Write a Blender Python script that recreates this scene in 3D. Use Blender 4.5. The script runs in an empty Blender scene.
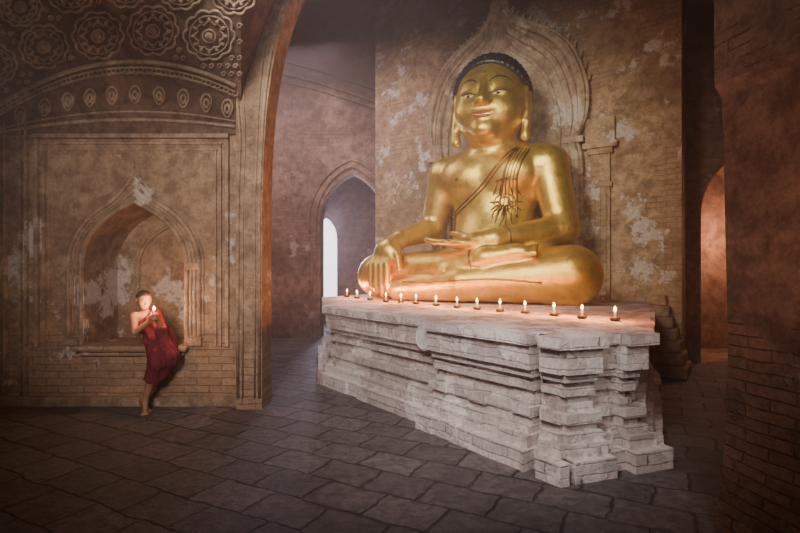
import bpy, bmesh, math, random
import numpy as np
from mathutils import Vector, Matrix
from mathutils.bvhtree import BVHTree
from mathutils.geometry import tessellate_polygon
random.seed(4); np.random.seed(4)
COL=bpy.context.scene.collection
F=500.0; H=1.4; HZ=270.0
PI=math.pi
# ------------------------------------------------------------------ helpers
def mesh_obj(name, verts, faces, mat=None, parent=None, smooth=False, label=None, category=None, kind=None, group=None, mw=None):
    me=bpy.data.meshes.new(name); me.from_pydata([tuple(v) for v in verts],[],faces); me.validate(); me.update()
    if smooth: me.polygons.foreach_set('use_smooth',[True]*len(me.polygons))
    ob=bpy.data.objects.new(name,me); COL.objects.link(ob)
    if mat: me.materials.append(mat)
    if mw is not None: ob.matrix_world=mw
    if parent: ob.parent=parent
    if label: ob['label']=label
    if category: ob['category']=category
    if kind: ob['kind']=kind
    if group: ob['group']=group
    return ob
def empty(name,loc,label,category,group=None,rot=0):
    e=bpy.data.objects.new(name,None); e.location=loc; e.rotation_euler=(0,0,rot); e.empty_display_size=.1
    COL.objects.link(e); e['label']=label; e['category']=category
    if group: e['group']=group
    return e
class MB:
    def __init__(s): s.v=[]; s.f=[]
    def add(s,v,f):
        o=len(s.v); s.v+= [tuple(p) for p in v]; s.f+=[tuple(i+o for i in q) for q in f]
    def box(s,lo,hi):
        x0,y0,z0=lo; x1,y1,z1=hi
        s.add([(x0,y0,z0),(x1,y0,z0),(x1,y1,z0),(x0,y1,z0),(x0,y0,z1),(x1,y0,z1),(x1,y1,z1),(x0,y1,z1)],
              [(0,3,2,1),(4,5,6,7),(0,1,5,4),(1,2,6,5),(2,3,7,6),(3,0,4,7)])
    def tube(s,pts,r,n=8,closed=False,flat=1.0,fdir=None):
        pts=[Vector(p) for p in pts]; N=len(pts)
        rs=r if isinstance(r,(list,tuple)) else [r]*N
        vs=[]; fs=[]
        prev=None
        for i,p in enumerate(pts):
            if closed: t=pts[(i+1)%N]-pts[i-1]
            else: t=pts[min(i+1,N-1)]-pts[max(i-1,0)]
            t=t.normalized() if t.length>1e-9 else Vector((0,0,1))
            if fdir is not None: u=Vector(fdir)
            elif prev is not None: u=prev
            else: u=Vector((0,0,1)) if abs(t.z)<.9 else Vector((1,0,0))
            u=(u-t*u.dot(t)).normalized(); prev=u
            w=t.cross(u)
            for j in range(n):
                a=2*PI*j/n
                vs.append(p+u*math.cos(a)*rs[i]*flat+w*math.sin(a)*rs[i])
        M=N if closed else N-1
        for i in range(M):
            for j in range(n):
                a=i*n+j; b=i*n+(j+1)%n; c=((i+1)%N)*n+(j+1)%n; d=((i+1)%N)*n+j
                fs.append((a,b,c,d))
        if not closed:
            fs.append(tuple(range(n-1,-1,-1))); fs.append(tuple((N-1)*n+j for j in range(n)))
        s.add(vs,fs)
    def lathe(s,prof,c=(0,0,0),n=20):
        vs=[];fs=[]
        for r,z in prof:
            for j in range(n):
                a=2*PI*j/n; vs.append((c[0]+r*math.cos(a),c[1]+r*math.sin(a),c[2]+z))
        for i in range(len(prof)-1):
            for j in range(n):
                fs.append((i*n+j,i*n+(j+1)%n,(i+1)*n+(j+1)%n,(i+1)*n+j))
        fs.append(tuple(range(n-1,-1,-1))); fs.append(tuple((len(prof)-1)*n+j for j in range(n)))
        s.add(vs,fs)
    def obj(s,name,mat,**k): return mesh_obj(name,s.v,s.f,mat,**k)

# ------------------------------------------------------------------ SDF sculpting
class Sdf:
    def __init__(s,lo,hi,h):
        s.h=h; s.lo=np.array(lo,float)
        s.n=[int(math.ceil((hi[i]-lo[i])/h))+1 for i in range(3)]
        s.ax=[(lo[i]+h*np.arange(s.n[i])).astype(np.float32) for i in range(3)]
        s.D=np.full(s.n,1.0,np.float32)
        s.xf=None
    def T(s,p):
        if s.xf is None: return Vector(p)
        S,O,R,piv=s.xf
        return (R@(Vector(p)-piv)+piv)*S+O
    def sl(s,lo,hi,m):
        r=[]
        for i in range(3):
            a=int(math.floor((lo[i]-m-s.lo[i])/s.h)); b=int(math.ceil((hi[i]+m-s.lo[i])/s.h))+1
            r.append(slice(max(0,min(a,s.n[i]-1)),max(1,min(b,s.n[i]))))
        g=(s.ax[0][r[0]][:,None,None],s.ax[1][r[1]][None,:,None],s.ax[2][r[2]][None,None,:])
        return tuple(r),g
    def comb(s,r,d,k,op):
        A=s.D[r]
        if op=='sub':
            d=-d; h=np.maximum(k-np.abs(A-d),0)/k; s.D[r]=np.maximum(A,d)+h*h*k*.25
        else:
            h=np.maximum(k-np.abs(A-d),0)/k; s.D[r]=np.minimum(A,d)-h*h*k*.25
    def ell(s,c,rad,k=.05,R=None,op='add'):
        if s.xf is not None:
            c=s.T(c); rad=[q*s.xf[0] for q in rad]; R=s.xf[2]@R if R is not None else s.xf[2]
        m=max(rad) if R is not None else 0
        lo=[c[i]-(m or rad[i]) for i in range(3)]; hi=[c[i]+(m or rad[i]) for i in range(3)]
        r,g=s.sl(lo,hi,k+3*s.h)
        p=[g[i]-c[i] for i in range(3)]
        if R is not None:
            Rt=R.transposed(); p=[Rt[i][0]*p[0]+Rt[i][1]*p[1]+Rt[i][2]*p[2] for i in range(3)]
        k0=np.sqrt(sum((p[i]/rad[i])**2 for i in range(3))); k1=np.sqrt(sum((p[i]/rad[i]**2)**2 for i in range(3)))+1e-6
        s.comb(r,(k0*(k0-1)/k1).astype(np.float32),k,op)
    def cone(s,a,b,ra,rb,k=.05,op='add'):
        if s.xf is not None: a=s.T(a); b=s.T(b); ra*=s.xf[0]; rb*=s.xf[0]
        a=np.array(a,float); b=np.array(b,float); mr=max(ra,rb)
        r,g=s.sl(np.minimum(a,b)-mr,np.maximum(a,b)+mr,k+3*s.h)
        ba=b-a; L=float(ba@ba)+1e-9
        p=[g[i]-a[i] for i in range(3)]
        t=np.clip((p[0]*ba[0]+p[1]*ba[1]+p[2]*ba[2])/L,0,1)
        d=np.sqrt((p[0]-t*ba[0])**2+(p[1]-t*ba[1])**2+(p[2]-t*ba[2])**2)-(ra+(rb-ra)*t)
        s.comb(r,d.astype(np.float32),k,op)
    def chain(s,pts,rs,k=.02):
        for i in range(len(pts)-1): s.cone(pts[i],pts[i+1],rs[i],rs[i+1],k)
    def mesh(s):
        D=s.D.copy()
        for ax in range(3):
            idx=[slice(None)]*3; idx[ax]=0; D[tuple(idx)]=np.maximum(D[tuple(idx)],1e-3); idx[ax]=-1; D[tuple(idx)]=np.maximum(D[tuple(idx)],1e-3)
        S=D<0
        c=np.zeros([n-1 for n in s.n],np.int8)
        for i in (0,1):
            for j in (0,1):
                for k in (0,1):
                    c+=S[i:i+s.n[0]-1,j:j+s.n[1]-1,k:k+s.n[2]-1]
        act=np.argwhere((c>0)&(c<8)); idm=np.full(c.shape,-1,np.int64)
        idm[act[:,0],act[:,1],act[:,2]]=np.arange(len(act))
        acc=np.zeros((len(act),3)); cnt=np.zeros(len(act))
        cor=[(i,j,k) for i in (0,1) for j in (0,1) for k in (0,1)]
        for a in cor:
            for ax in range(3):
                if a[ax]==0:
                    b=list(a); b[ax]=1
                    da=D[act[:,0]+a[0],act[:,1]+a[1],act[:,2]+a[2]].astype(float); db=D[act[:,0]+b[0],act[:,1]+b[1],act[:,2]+b[2]].astype(float)
                    m=(da<0)!=(db<0); t=np.where(m,da/np.where(m,da-db,1),0)
                    P=np.tile(np.array(a,float),(len(act),1)); P[:,ax]+=t
                    acc+=P*m[:,None]; cnt+=m
        V=(act+acc/cnt[:,None])*s.h+s.lo
        Q=[]
        for ax in range(3):
            o=[(1,2),(2,0),(0,1)][ax]
            A=[slice(None)]*3; B=[slice(None)]*3; A[ax]=slice(0,-1); B[ax]=slice(1,None)
            for q in o: A[q]=slice(1,-1); B[q]=slice(1,-1)
            sa=S[tuple(A)]; sb=S[tuple(B)]
            e=np.argwhere(sa!=sb); 
            fl=sa[e[:,0],e[:,1],e[:,2]]
            g=e.copy()
            for q in o: g[:,q]+=1
            def cell(du,dv):
                h=g.copy(); h[:,o[0]]-=du; h[:,o[1]]-=dv
                return idm[h[:,0],h[:,1],h[:,2]]
            q=np.stack([cell(1,1),cell(0,1),cell(0,0),cell(1,0)],1)
            q[~fl]=q[~fl][:,::-1]
            Q.append(q)
        Q=np.concatenate(Q); 
        return V,Q
def sdf_obj(name,s,mat,smooth_it=1,**k):
    V,Q=s.mesh()
    ob=mesh_obj(name,V.tolist(),Q.tolist(),mat,smooth=True,**k)
    if smooth_it:
        bm=bmesh.new(); bm.from_mesh(ob.data)
        for _ in range(smooth_it): bmesh.ops.smooth_vert(bm,verts=bm.verts,factor=.5,use_axis_x=True,use_axis_y=True,use_axis_z=True)
        bm.to_mesh(ob.data); bm.free()
    return ob

# ------------------------------------------------------------------ materials
def newmat(name):
    m=bpy.data.materials.new(name); m.use_nodes=True; nt=m.node_tree; return m,nt,nt.nodes['Principled BSDF']
def N(nt,t,**k):
    n=nt.nodes.new(t)
    for a,b in k.items():
        if a in n.inputs: n.inputs[a].default_value=b
        else: setattr(n,a,b)
    return n
def mixc(nt,fac,a,b,mode='MIX'):
    n=nt.nodes.new('ShaderNodeMix'); n.data_type='RGBA'; n.blend_type=mode
    for sock,v in ((n.inputs[0],fac),(n.inputs[6],a),(n.inputs[7],b)):
        if isinstance(v,bpy.types.NodeSocket): nt.links.new(v,sock)
        elif isinstance(v,(int,float)): sock.default_value=v
        else: sock.default_value=(*v,1)
    return n.outputs[2]
def noise(nt,vec,scale,detail=6,rough=.6):
    n=N(nt,'ShaderNodeTexNoise'); n.inputs['Scale'].default_value=scale; n.inputs['Detail'].default_value=detail; n.inputs['Roughness'].default_value=rough
    nt.links.new(vec,n.inputs['Vector']); return n.outputs[0]
def ramp(nt,fac,stops):
    r=N(nt,'ShaderNodeValToRGB'); e=r.color_ramp.elements
    while len(e)<len(stops): e.new(.5)
    for i,(p,c) in enumerate(stops): e[i].position=p; e[i].color=(*c,1) if not isinstance(c,(int,float)) else (c,c,c,1)
    nt.links.new(fac,r.inputs[0]); return r.outputs[0]
def math_(nt,op,a,b=0.0):
    n=N(nt,'ShaderNodeMath'); n.operation=op
    for i,v in enumerate((a,b)):
        if isinstance(v,bpy.types.NodeSocket): nt.links.new(v,n.inputs[i])
        else: n.inputs[i].default_value=v
    return n.outputs[0]
def masonry(name,plA,plB,white,wthr,brick,bthr,bs=(.26,.075),ax=(1,0),rough=.9,bump=.5,lowwhite=0.0,bumpd=.03,lowbrick=0.0,topdark=0.0,wamt=.8,mortar=.10):
    m,nt,b=newmat(name); L=nt.links.new
    tc=N(nt,'ShaderNodeTexCoord'); P=tc.outputs['Object']
    sx=N(nt,'ShaderNodeSeparateXYZ'); L(P,sx.inputs[0])
    u=math_(nt,'ADD',math_(nt,'MULTIPLY',sx.outputs[0],ax[0]),math_(nt,'MULTIPLY',sx.outputs[1],ax[1]))
    cb=N(nt,'ShaderNodeCombineXYZ'); 
    wob=noise(nt,P,3.0,3)
    L(math_(nt,'ADD',u,math_(nt,'MULTIPLY',wob,.06)),cb.inputs[0]); L(math_(nt,'ADD',sx.outputs[2],math_(nt,'MULTIPLY',wob,.05)),cb.inputs[1])
    br=N(nt,'ShaderNodeTexBrick'); L(cb.outputs[0],br.inputs[0])
    br.inputs['Color1'].default_value=(*brick,1); br.inputs['Color2'].default_value=(brick[0]*.6,brick[1]*.6,brick[2]*.62,1)
    br.inputs['Mortar'].default_value=(brick[0]*.35,brick[1]*.36,brick[2]*.38,1)
    br.inputs['Scale'].default_value=1; br.inputs['Brick Width'].default_value=bs[0]; br.inputs['Row Height'].default_value=bs[1]
    br.inputs['Mortar Size'].default_value=bs[1]*mortar; br.inputs['Mortar Smooth'].default_value=.6
    n1=noise(nt,P,1.3,8,.65); n2=noise(nt,P,7,8,.7); n3=noise(nt,P,.75,6,.7); n4=noise(nt,P,30,5,.7)
    pl=mixc(nt,ramp(nt,n1,[(.40,0.0),(.58,1.0)]),plA,plB)
    pl=mixc(nt,math_(nt,'MULTIPLY',ramp(nt,n2,[(.4,1.0),(.56,0.0)]),.6),pl,(plB[0]*.38,plB[1]*.35,plB[2]*.34))
    bricks=mixc(nt,ramp(nt,n2,[(.3,0.0),(.7,.6)]),br.outputs[0],plA)
    n3b=n3
    if lowbrick:
        n3b=math_(nt,'ADD',n3,math_(nt,'MULTIPLY',math_(nt,'MAXIMUM',math_(nt,'SUBTRACT',.95,sx.outputs[2]),0.0),lowbrick))
    bm_=ramp(nt,n3b,[(bthr,0.0),(bthr+.04,1.0)])
    col=mixc(nt,bm_,pl,bricks)
    off=noise(nt,P,1.7,9,.68)
    if lowwhite:
        hz=math_(nt,'MULTIPLY',math_(nt,'ABSOLUTE',math_(nt,'SUBTRACT',sx.outputs[2],1.1)),-lowwhite)
        off=math_(nt,'ADD',off,math_(nt,'ADD',hz,.08))
    wm=ramp(nt,off,[(wthr,0.0),(wthr+.035,1.0)])
    col=mixc(nt,math_(nt,'MULTIPLY',wm,wamt),col,white)
    col=mixc(nt,math_(nt,'MULTIPLY',ramp(nt,n4,[(.35,1.0),(.6,0.0)]),.35),col,(plB[0]*.2,plB[1]*.2,plB[2]*.2))
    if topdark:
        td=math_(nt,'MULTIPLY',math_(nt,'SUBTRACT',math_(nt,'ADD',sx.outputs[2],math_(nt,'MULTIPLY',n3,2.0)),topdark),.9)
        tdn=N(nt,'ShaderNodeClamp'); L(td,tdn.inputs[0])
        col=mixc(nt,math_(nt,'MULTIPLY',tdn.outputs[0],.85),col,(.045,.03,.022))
    L(col,b.inputs['Base Color']); b.inputs['Roughness'].default_value=rough; b.inputs['Specular IOR Level'].default_value=.2
    hgt=math_(nt,'ADD',math_(nt,'MULTIPLY',math_(nt,'MULTIPLY',br.outputs[1],bm_),-.7),math_(nt,'ADD',math_(nt,'MULTIPLY',n2,.7),math_(nt,'MULTIPLY',n4,.35)))
    hgt=math_(nt,'ADD',hgt,math_(nt,'MULTIPLY',wm,.4))
    bp=N(nt,'ShaderNodeBump'); bp.inputs['Strength'].default_value=bump; bp.inputs['Distance'].default_value=bumpd
    L(hgt,bp.inputs['Height']); L(bp.outputs[0],b.inputs['Normal'])
    return m
M_left=masonry('plaster_left',(.52,.36,.23),(.32,.21,.135),(.72,.63,.57),.595,(.44,.27,.17),.56,lowwhite=.10,lowbrick=.35,wamt=.85)
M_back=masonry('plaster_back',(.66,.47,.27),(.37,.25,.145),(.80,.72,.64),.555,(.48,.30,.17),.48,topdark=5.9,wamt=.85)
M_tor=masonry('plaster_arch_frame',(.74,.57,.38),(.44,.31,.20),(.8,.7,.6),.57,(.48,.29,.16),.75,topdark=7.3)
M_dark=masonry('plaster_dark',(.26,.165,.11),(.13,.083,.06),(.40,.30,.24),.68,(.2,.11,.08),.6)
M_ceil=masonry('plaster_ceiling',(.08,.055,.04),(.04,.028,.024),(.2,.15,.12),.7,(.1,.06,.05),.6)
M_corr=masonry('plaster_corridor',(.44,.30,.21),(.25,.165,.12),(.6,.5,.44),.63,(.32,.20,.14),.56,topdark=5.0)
M_right=masonry('brick_right',(.40,.23,.15),(.22,.125,.085),(.5,.38,.32),.61,(.34,.165,.105),.46,bs=(.24,.06),ax=(.4,1),bump=.8,bumpd=.05)
M_plinth=masonry('plinth_brick',(.84,.74,.69),(.62,.53,.49),(.93,.86,.82),.50,(.74,.63,.59),.42,bs=(.34,.075),ax=(.6,-.8),bumpd=.03,bump=.65,mortar=.08)
M_trim=masonry('trim_plaster',(.58,.41,.27),(.34,.23,.155),(.66,.56,.48),.62,(.3,.2,.15),.8,bumpd=.012)
M_trimd=masonry('trim_pale',(.56,.42,.30),(.33,.24,.17),(.6,.5,.42),.66,(.3,.2,.15),.8,bumpd=.012)
def floor_mat():
    m,nt,b=newmat('floor_slabs'); L=nt.links.new
    tc=N(nt,'ShaderNodeTexCoord'); P=tc.outputs['Object']
    mp=N(nt,'ShaderNodeMapping'); mp.inputs['Rotation'].default_value=(0,0,math.radians(28)); L(P,mp.inputs[0])
    w=N(nt,'ShaderNodeTexNoise'); w.inputs['Scale'].default_value=2.6; w.inputs['Detail'].default_value=8; w.inputs['Roughness'].default_value=.7; L(P,w.inputs['Vector'])
    va=N(nt,'ShaderNodeVectorMath'); va.operation='MULTIPLY_ADD'; L(w.outputs['Color'],va.inputs[0]); va.inputs[1].default_value=(.14,.14,0); L(mp.outputs[0],va.inputs[2])
    br=N(nt,'ShaderNodeTexBrick'); L(va.outputs[0],br.inputs[0])
    br.inputs['Color1'].default_value=(.30,.255,.235,1); br.inputs['Color2'].default_value=(.12,.10,.095,1); br.inputs['Mortar'].default_value=(.018,.015,.016,1)
    br.inputs['Scale'].default_value=1; br.inputs['Brick Width'].default_value=.42; br.inputs['Row Height'].default_value=.31; br.inputs['Mortar Size'].default_value=.012; br.inputs['Mortar Smooth'].default_value=.8
    n1=noise(nt,P,2.2,8,.7); n2=noise(nt,P,14,8,.75)
    c=mixc(nt,ramp(nt,n1,[(.35,0.0),(.7,.7)]),br.outputs[0],(.31,.265,.245))
    c=mixc(nt,math_(nt,'MULTIPLY',ramp(nt,n2,[(.4,1.0),(.62,0.0)]),.7),c,(.035,.028,.03))
    L(c,b.inputs['Base Color'])
    L(ramp(nt,n2,[(.3,.42),(.7,.8)]),b.inputs['Roughness'])
    h=math_(nt,'ADD',math_(nt,'MULTIPLY',br.outputs[1],-1.0),math_(nt,'ADD',math_(nt,'MULTIPLY',n2,.7),math_(nt,'MULTIPLY',n1,1.4)))
    bp=N(nt,'ShaderNodeBump'); bp.inputs['Strength'].default_value=1.0; bp.inputs['Distance'].default_value=.07
    L(h,bp.inputs['Height']); L(bp.outputs[0],b.inputs['Normal']); return m
M_floor=floor_mat()
def gold_mat():
    m,nt,b=newmat('gold_leaf'); L=nt.links.new
    tc=N(nt,'ShaderNodeTexCoord'); P=tc.outputs['Object']
    n1=noise(nt,P,2.0,6,.6); n2=noise(nt,P,12,8,.7)
    c=mixc(nt,ramp(nt,n1,[(.35,0.0),(.65,1.0)]),(.83,.57,.12),(.66,.44,.07))
    c=mixc(nt,math_(nt,'MULTIPLY',ramp(nt,n2,[(.35,1.0),(.52,0.0)]),.35),c,(.30,.18,.04))
    L(c,b.inputs['Base Color']); b.inputs['Metallic'].default_value=.80
    L(ramp(nt,n2,[(.3,.28),(.7,.43)]),b.inputs['Roughness'])
    bp=N(nt,'ShaderNodeBump'); bp.inputs['Strength'].default_value=.3; bp.inputs['Distance'].default_value=.03
    L(math_(nt,'ADD',n2,n1),bp.inputs['Height']); L(bp.outputs[0],b.inputs['Normal']); return m
M_gold=gold_mat()
def simple(name,c,rough=.6,metal=0,var=.25,scale=20,emis=None,es=0):
    m,nt,b=newmat(name); tc=N(nt,'ShaderNodeTexCoord')
    n=noise(nt,tc.outputs['Object'],scale)
    col=mixc(nt,ramp(nt,n,[(.3,0.0),(.7,1.0)]),c,tuple(x*(1-var) for x in c))
    nt.links.new(col,b.inputs['Base Color']); b.inputs['Roughness'].default_value=rough; b.inputs['Metallic'].default_value=metal
    if emis: b.inputs['Emission Color'].default_value=(*emis,1); b.inputs['Emission Strength'].default_value=es
    return m
M_hair=simple('black_lacquer',(.012,.011,.014),.35)
M_black=simple('black_paint',(.015,.012,.01),.5)
M_white=simple('eye_white',(.66,.52,.28),.4)
M_red=simple('lip_red',(.32,.05,.02),.4)
M_gold2=simple('gold_trim',(.30,.175,.04),.38,.85,.3,15)
M_skin=simple('skin',(.42,.20,.12),.55,0,.15,15)
M_robe=simple('robe_cloth',(.17,.008,.026),.85,0,.5,12)
M_shair=simple('shaved_hair',(.09,.055,.045),.8)
M_wax=simple('candle_wax',(.85,.75,.6),.5,0,.1,20,(1,.45,.12),.6)
M_brass=simple('dark_brass',(.16,.09,.04),.45,.7)
M_flame=simple('flame',(1,.6,.2),.5,0,0,5,(1,.46,.12),36)
M_day=simple('daylight',(.9,.95,1),.5,0,0,5,(.90,.89,1),3.2)
M_roundel=simple('pale_stone',(.80,.76,.75),.85,0,.25,25)

# ------------------------------------------------------------------ room
mesh_obj('floor',[(-9,-3,0),(10,-3,0),(10,17,0),(-9,17,0)],[(0,1,2,3)],M_floor,kind='structure')
mesh_obj('ceiling',[(-9,-3,7.8),(10,-3,7.8),(10,17,7.8),(-9,17,7.8)],[(3,2,1,0)],M_ceil,kind='structure')

def arch_poly(cx,w,z0,zs,za,ogee=.0,n=14,c=.45):
    L=[]; R=w*(1+c); tm=math.acos(c/(1+c)); zt=R*math.sin(tm)
    for i in range(n+1):
        th=tm*i/n
        x=-w*c+R*math.cos(th); z=zs+(za-zs)*R*math.sin(th)/zt
        if ogee:
            q=max(0,1-x/(w*.42)); z+=ogee*q*q
        L.append((max(x,0),z))
    return [(cx+w,z0)]+[(cx+x,z) for x,z in L]+[(cx-x,z) for x,z in reversed(L[:-1])]+[(cx-w,z0)]
def wall_hole(name,rect,hole,depth,mat,mw=None,back=True,y=0):
    x0,z0,x1,z1=rect
    outer=[Vector((x0,z0,0)),Vector((x1,z0,0)),Vector((x1,z1,0)),Vector((x0,z1,0))]
    hl=[Vector((a,b,0)) for a,b in hole]
    tris=tessellate_polygon([outer,hl])
    allp=outer+hl
    V=[(p.x,y,p.y) for p in allp]; Fc=[tuple(t) for t in tris]
    n=len(V); nh=len(hl)
    V+=[(p.x,y+depth,p.y) for p in allp]
    for i in range(nh):
        a=4+i; b=4+(i+1)%nh; Fc.append((a,b,b+n,a+n))
    if back: Fc.append(tuple(n+4+i for i in range(nh)))
    else:
        Fc+= [tuple(n+i for i in reversed(t)) for t in tris]
    for i in range(4):
        a=i;b=(i+1)%4; Fc.append((a,b,b+n,a+n))
    ob=mesh_obj(name,V,Fc,mat,kind='structure',mw=mw)
    bm=bmesh.new(); bm.from_mesh(ob.data); bmesh.ops.recalc_face_normals(bm,faces=bm.faces); bm.to_mesh(ob.data); bm.free()
    return ob
YW=5.18
def PX(u,Y=YW): return (u-400)/F*Y
def PZ(v,Y=YW): return H-(v-HZ)/F*Y
def bevel(ob,w,seg=2):
    md=ob.modifiers.new('b','BEVEL'); md.width=w; md.segments=seg; md.limit_method='ANGLE'
# left wall with niche
ncx=PX(134); nw=(PX(184)-PX(84))/2; nz0=PZ(345)
niche=arch_poly(ncx,nw,nz0,PZ(265),PZ(206),.03)
wall_hole('wall_left',(-5.2,0,PX(250),2.95),niche,.62,M_left,y=YW)
mb=MB()
inner=arch_poly(ncx+.10,nw*.72,nz0,PZ(268),PZ(222),.02)
mb.tube([(x,YW+.60,z) for x,z in inner],.022)
mb.obj('trim_1',M_left,kind='structure',smooth=True)
mb=MB(); mb.box((ncx-nw-.06,YW-.10,nz0-.06),(ncx+nw+.06,YW-.0,nz0)); 
mb.box((ncx-nw-.02,YW-.05,nz0-.11),(ncx+nw+.02,YW,nz0-.06)); led=mb.obj('trim_2',M_left,kind='structure')
bevel(led,.02)
mb=MB()
for k,(dw,dz,og,r) in enumerate([(.03,.02,.04,.020),(.075,.06,.10,.010),(.115,.09,.14,.012),(.16,.13,.20,.022),(.20,.16,.24,.009)]):
    a=arch_poly(ncx,nw+dw,nz0+(0 if k<2 else .1),PZ(265),PZ(206)+dz,og,n=22)
    mb.tube([(x,YW-.005,z) for x,z in a],r)
az=PZ(206)+.33
mb.tube([(ncx,YW-.01,az-.02),(ncx,YW-.02,az+.04),(ncx,YW-.01,az+.13)],[.03,.026,.005])
for sgn in (-1,1):
    mb.box((ncx+sgn*(nw+.12)-.07,YW-.045,nz0),(ncx+sgn*(nw+.12)+.07,YW,nz0+.08))
    mb.box((ncx+sgn*(nw+.11)-.06,YW-.035,PZ(265)-.05),(ncx+sgn*(nw+.11)+.06,YW,PZ(265)+.02))
mb.obj('trim_3',M_trim,kind='structure',smooth=False)
mb=MB()
def hband(x0,x1,z,t,d): mb.box((x0,YW-d,z-t/2),(x1,YW+.01,z+t/2))
def vband(x,z0,z1,t,d): mb.box((x-t/2,YW-d,z0),(x+t/2,YW+.01,z1))
for (x,t,d) in [(38,.035,.045),(45,.022,.03),(50,.014,.02)]:
    vband(PX(x),PZ(346),PZ(140+(x-38)*.9),t,d)
for (x,t,d) in [(228,.035,.045),(221,.022,.03),(216,.014,.02)]:
    vband(PX(x),PZ(346),PZ(140+(228-x)*.9),t,d)
for (v,t,d,ins) in [(137,.04,.06,0),(144,.022,.03,7),(150,.014,.02,12)]:
    hband(PX(36+ins),PX(230-ins),PZ(v),t,d)
for x in (2,7,22,28): vband(PX(x),PZ(398),PZ(120),.022,.04)
hband(-5.2,PX(245),.05,.10,.05)
for v in range(125,392,11):
    c=Vector((PX(14.5),YW-.006,PZ(v))); q=.042
    mb.tube([c+Vector((0,0,q)),c+Vector((q,0,0)),c-Vector((0,0,q)),c-Vector((q,0,0))],.009,5,closed=True)
mb.obj('trim_4',M_trim,kind='structure')
# vault above left wall
def vy(z): return YW-(.9*max(0,z-2.85)**1.35 if z>2.85 else 0)
V=[];Fc=[]
nzv=18
zs=[2.8+(4.7-2.8)*i/nzv for i in range(nzv+1)]
for z in zs:
    y=min(vy(z),YW-.002)-.02; xr=-.318*y if z>2.9 else PX(246)
    V+=[(-5.2,y,z),(xr,y,z),(xr,5.75,z),(-5.2,5.75,z)]
for i in range(nzv):
    for j in range(4):
        a=i*4+j;b=i*4+(j+1)%4; Fc.append((a,b,b+4,a+4))
Fc+=[(3,2,1,0),tuple(nzv*4+j for j in range(4))]
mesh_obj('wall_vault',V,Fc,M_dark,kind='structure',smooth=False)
def vp(u,v,off=.025):
    dx=(u-400)/F; dz=-(v-HZ)/F
    lo,hi=1.0,YW
    for _ in range(50):
        m=(lo+hi)/2; z=H+dz*m
        if m<vy(z)-.02: lo=m
        else: hi=m
    y=lo-off*.7; return Vector((dx*lo,y,H+dz*lo))
def arcv(u,base,peak,cx=135,hw=125): 
    t=(u-cx)/hw; return peak+(base-peak)*min(1.3,t*t)
mb=MB()
for base,peak,r in [(100,62,.022),(106,68,.010),(110,73,.013),(127,112,.010),(131,120,.018)]:
    mb.tube([vp(u,arcv(u,base,peak)) for u in range(-20,241,8)],r,6)
for u in range(-16,238,9):
    c=vp(u,arcv(u,118,85)-13); 
    mb.tube([c+Vector((math.cos(a)*.028,0,math.sin(a)*.028)) for a in np.linspace(0,2*PI,9)[:-1]],.007,5,closed=True)
mb.obj('trim_5',M_trimd,kind='structure',smooth=True)
def leafmesh(P,up,rt,s,name,w=.6):
    mb=MB(); pts=[]
    for k in range(20):
        a=2*PI*k/20; x=math.sin(a)*w*(1-.35*math.cos(a))*s; z=math.cos(a)*s
        if math.cos(a)<-.85: z*=1.15
        pts.append(P+rt*x-up*z*1.0)
    mb.tube(pts,s*.13,6,closed=True)
    pts=[P+(q-P)*.45 for q in pts]; mb.tube(pts,s*.18,6,closed=True)
    return mb.obj(name,M_trimd,smooth=True,label='carved stucco leaf on the curved frieze above the niche',category='wall ornament',group='carved leaves of the frieze')
for i,u in enumerate([22,46,69,91,113,136,160,184,207,228]):
    v=arcv(u,121,96)
    P=vp(u,v); up=(vp(u,v-5)-vp(u,v+5)).normalized(); leafmesh(P,up,Vector((1,0,0)),.085,'frieze_leaf')
def rosette(P,up,rt,R):
    mb=MB()
    def c(fr,r,lob=0,amp=0,n=48):
        mb.tube([P+(rt*math.cos(2*PI*k/n)+up*math.sin(2*PI*k/n))*(fr*R*(1+amp*abs(math.cos(lob*PI*k/n)))) for k in range(n)],r,5,closed=True)
    c(.88,.012,10,.13,80); c(.76,.007); c(.45,.009,8,.25,64); c(.24,.011); c(.08,.026,n=10)
    for k in range(12):
        a=2*PI*k/12; d=rt*math.cos(a)+up*math.sin(a); mb.tube([P+d*R*.52,P+d*R*.62,P+d*R*.72],[.009,.02,.006],5)
    return mb.obj('stucco_rosette',M_trimd,smooth=True,label='round carved flower rosette on the painted vault',category='wall ornament',group='flower rosettes on the vault')
RS=[(45,48,25),(99,37,26),(154,32,26),(210,37,26),(22,8,22),(72,-8,24),(127,-14,24),(182,-12,24),(235,-8,24),(-5,66,24)]
for (u,v,r) in RS:
    P=vp(u,v); up=(vp(u,v-8)-vp(u,v+8)).normalized(); rosette(P,up,Vector((1,0,0)),r/F*P.y)
mb=MB()
for u in range(-4,238,8):
    for v in range(3,98,8):
        uu=u+(4 if (v//8)%2 else 0)
        if v>arcv(uu,100,62)-6: continue
        if any((uu-a)**2+(v-b)**2<(r+4)**2 for a,b,r in RS): continue
        P=vp(uu,v); up=(vp(uu,v-4)-vp(uu,v+4)).normalized()
        mb.tube([P+(Vector((1,0,0))*math.cos(a)+up*math.sin(a))*(.028-.0028*a) for a in np.linspace(0,7.5,14)],.007,5)
mb.obj('trim_11',M_trimd,kind='structure',smooth=True)

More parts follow.
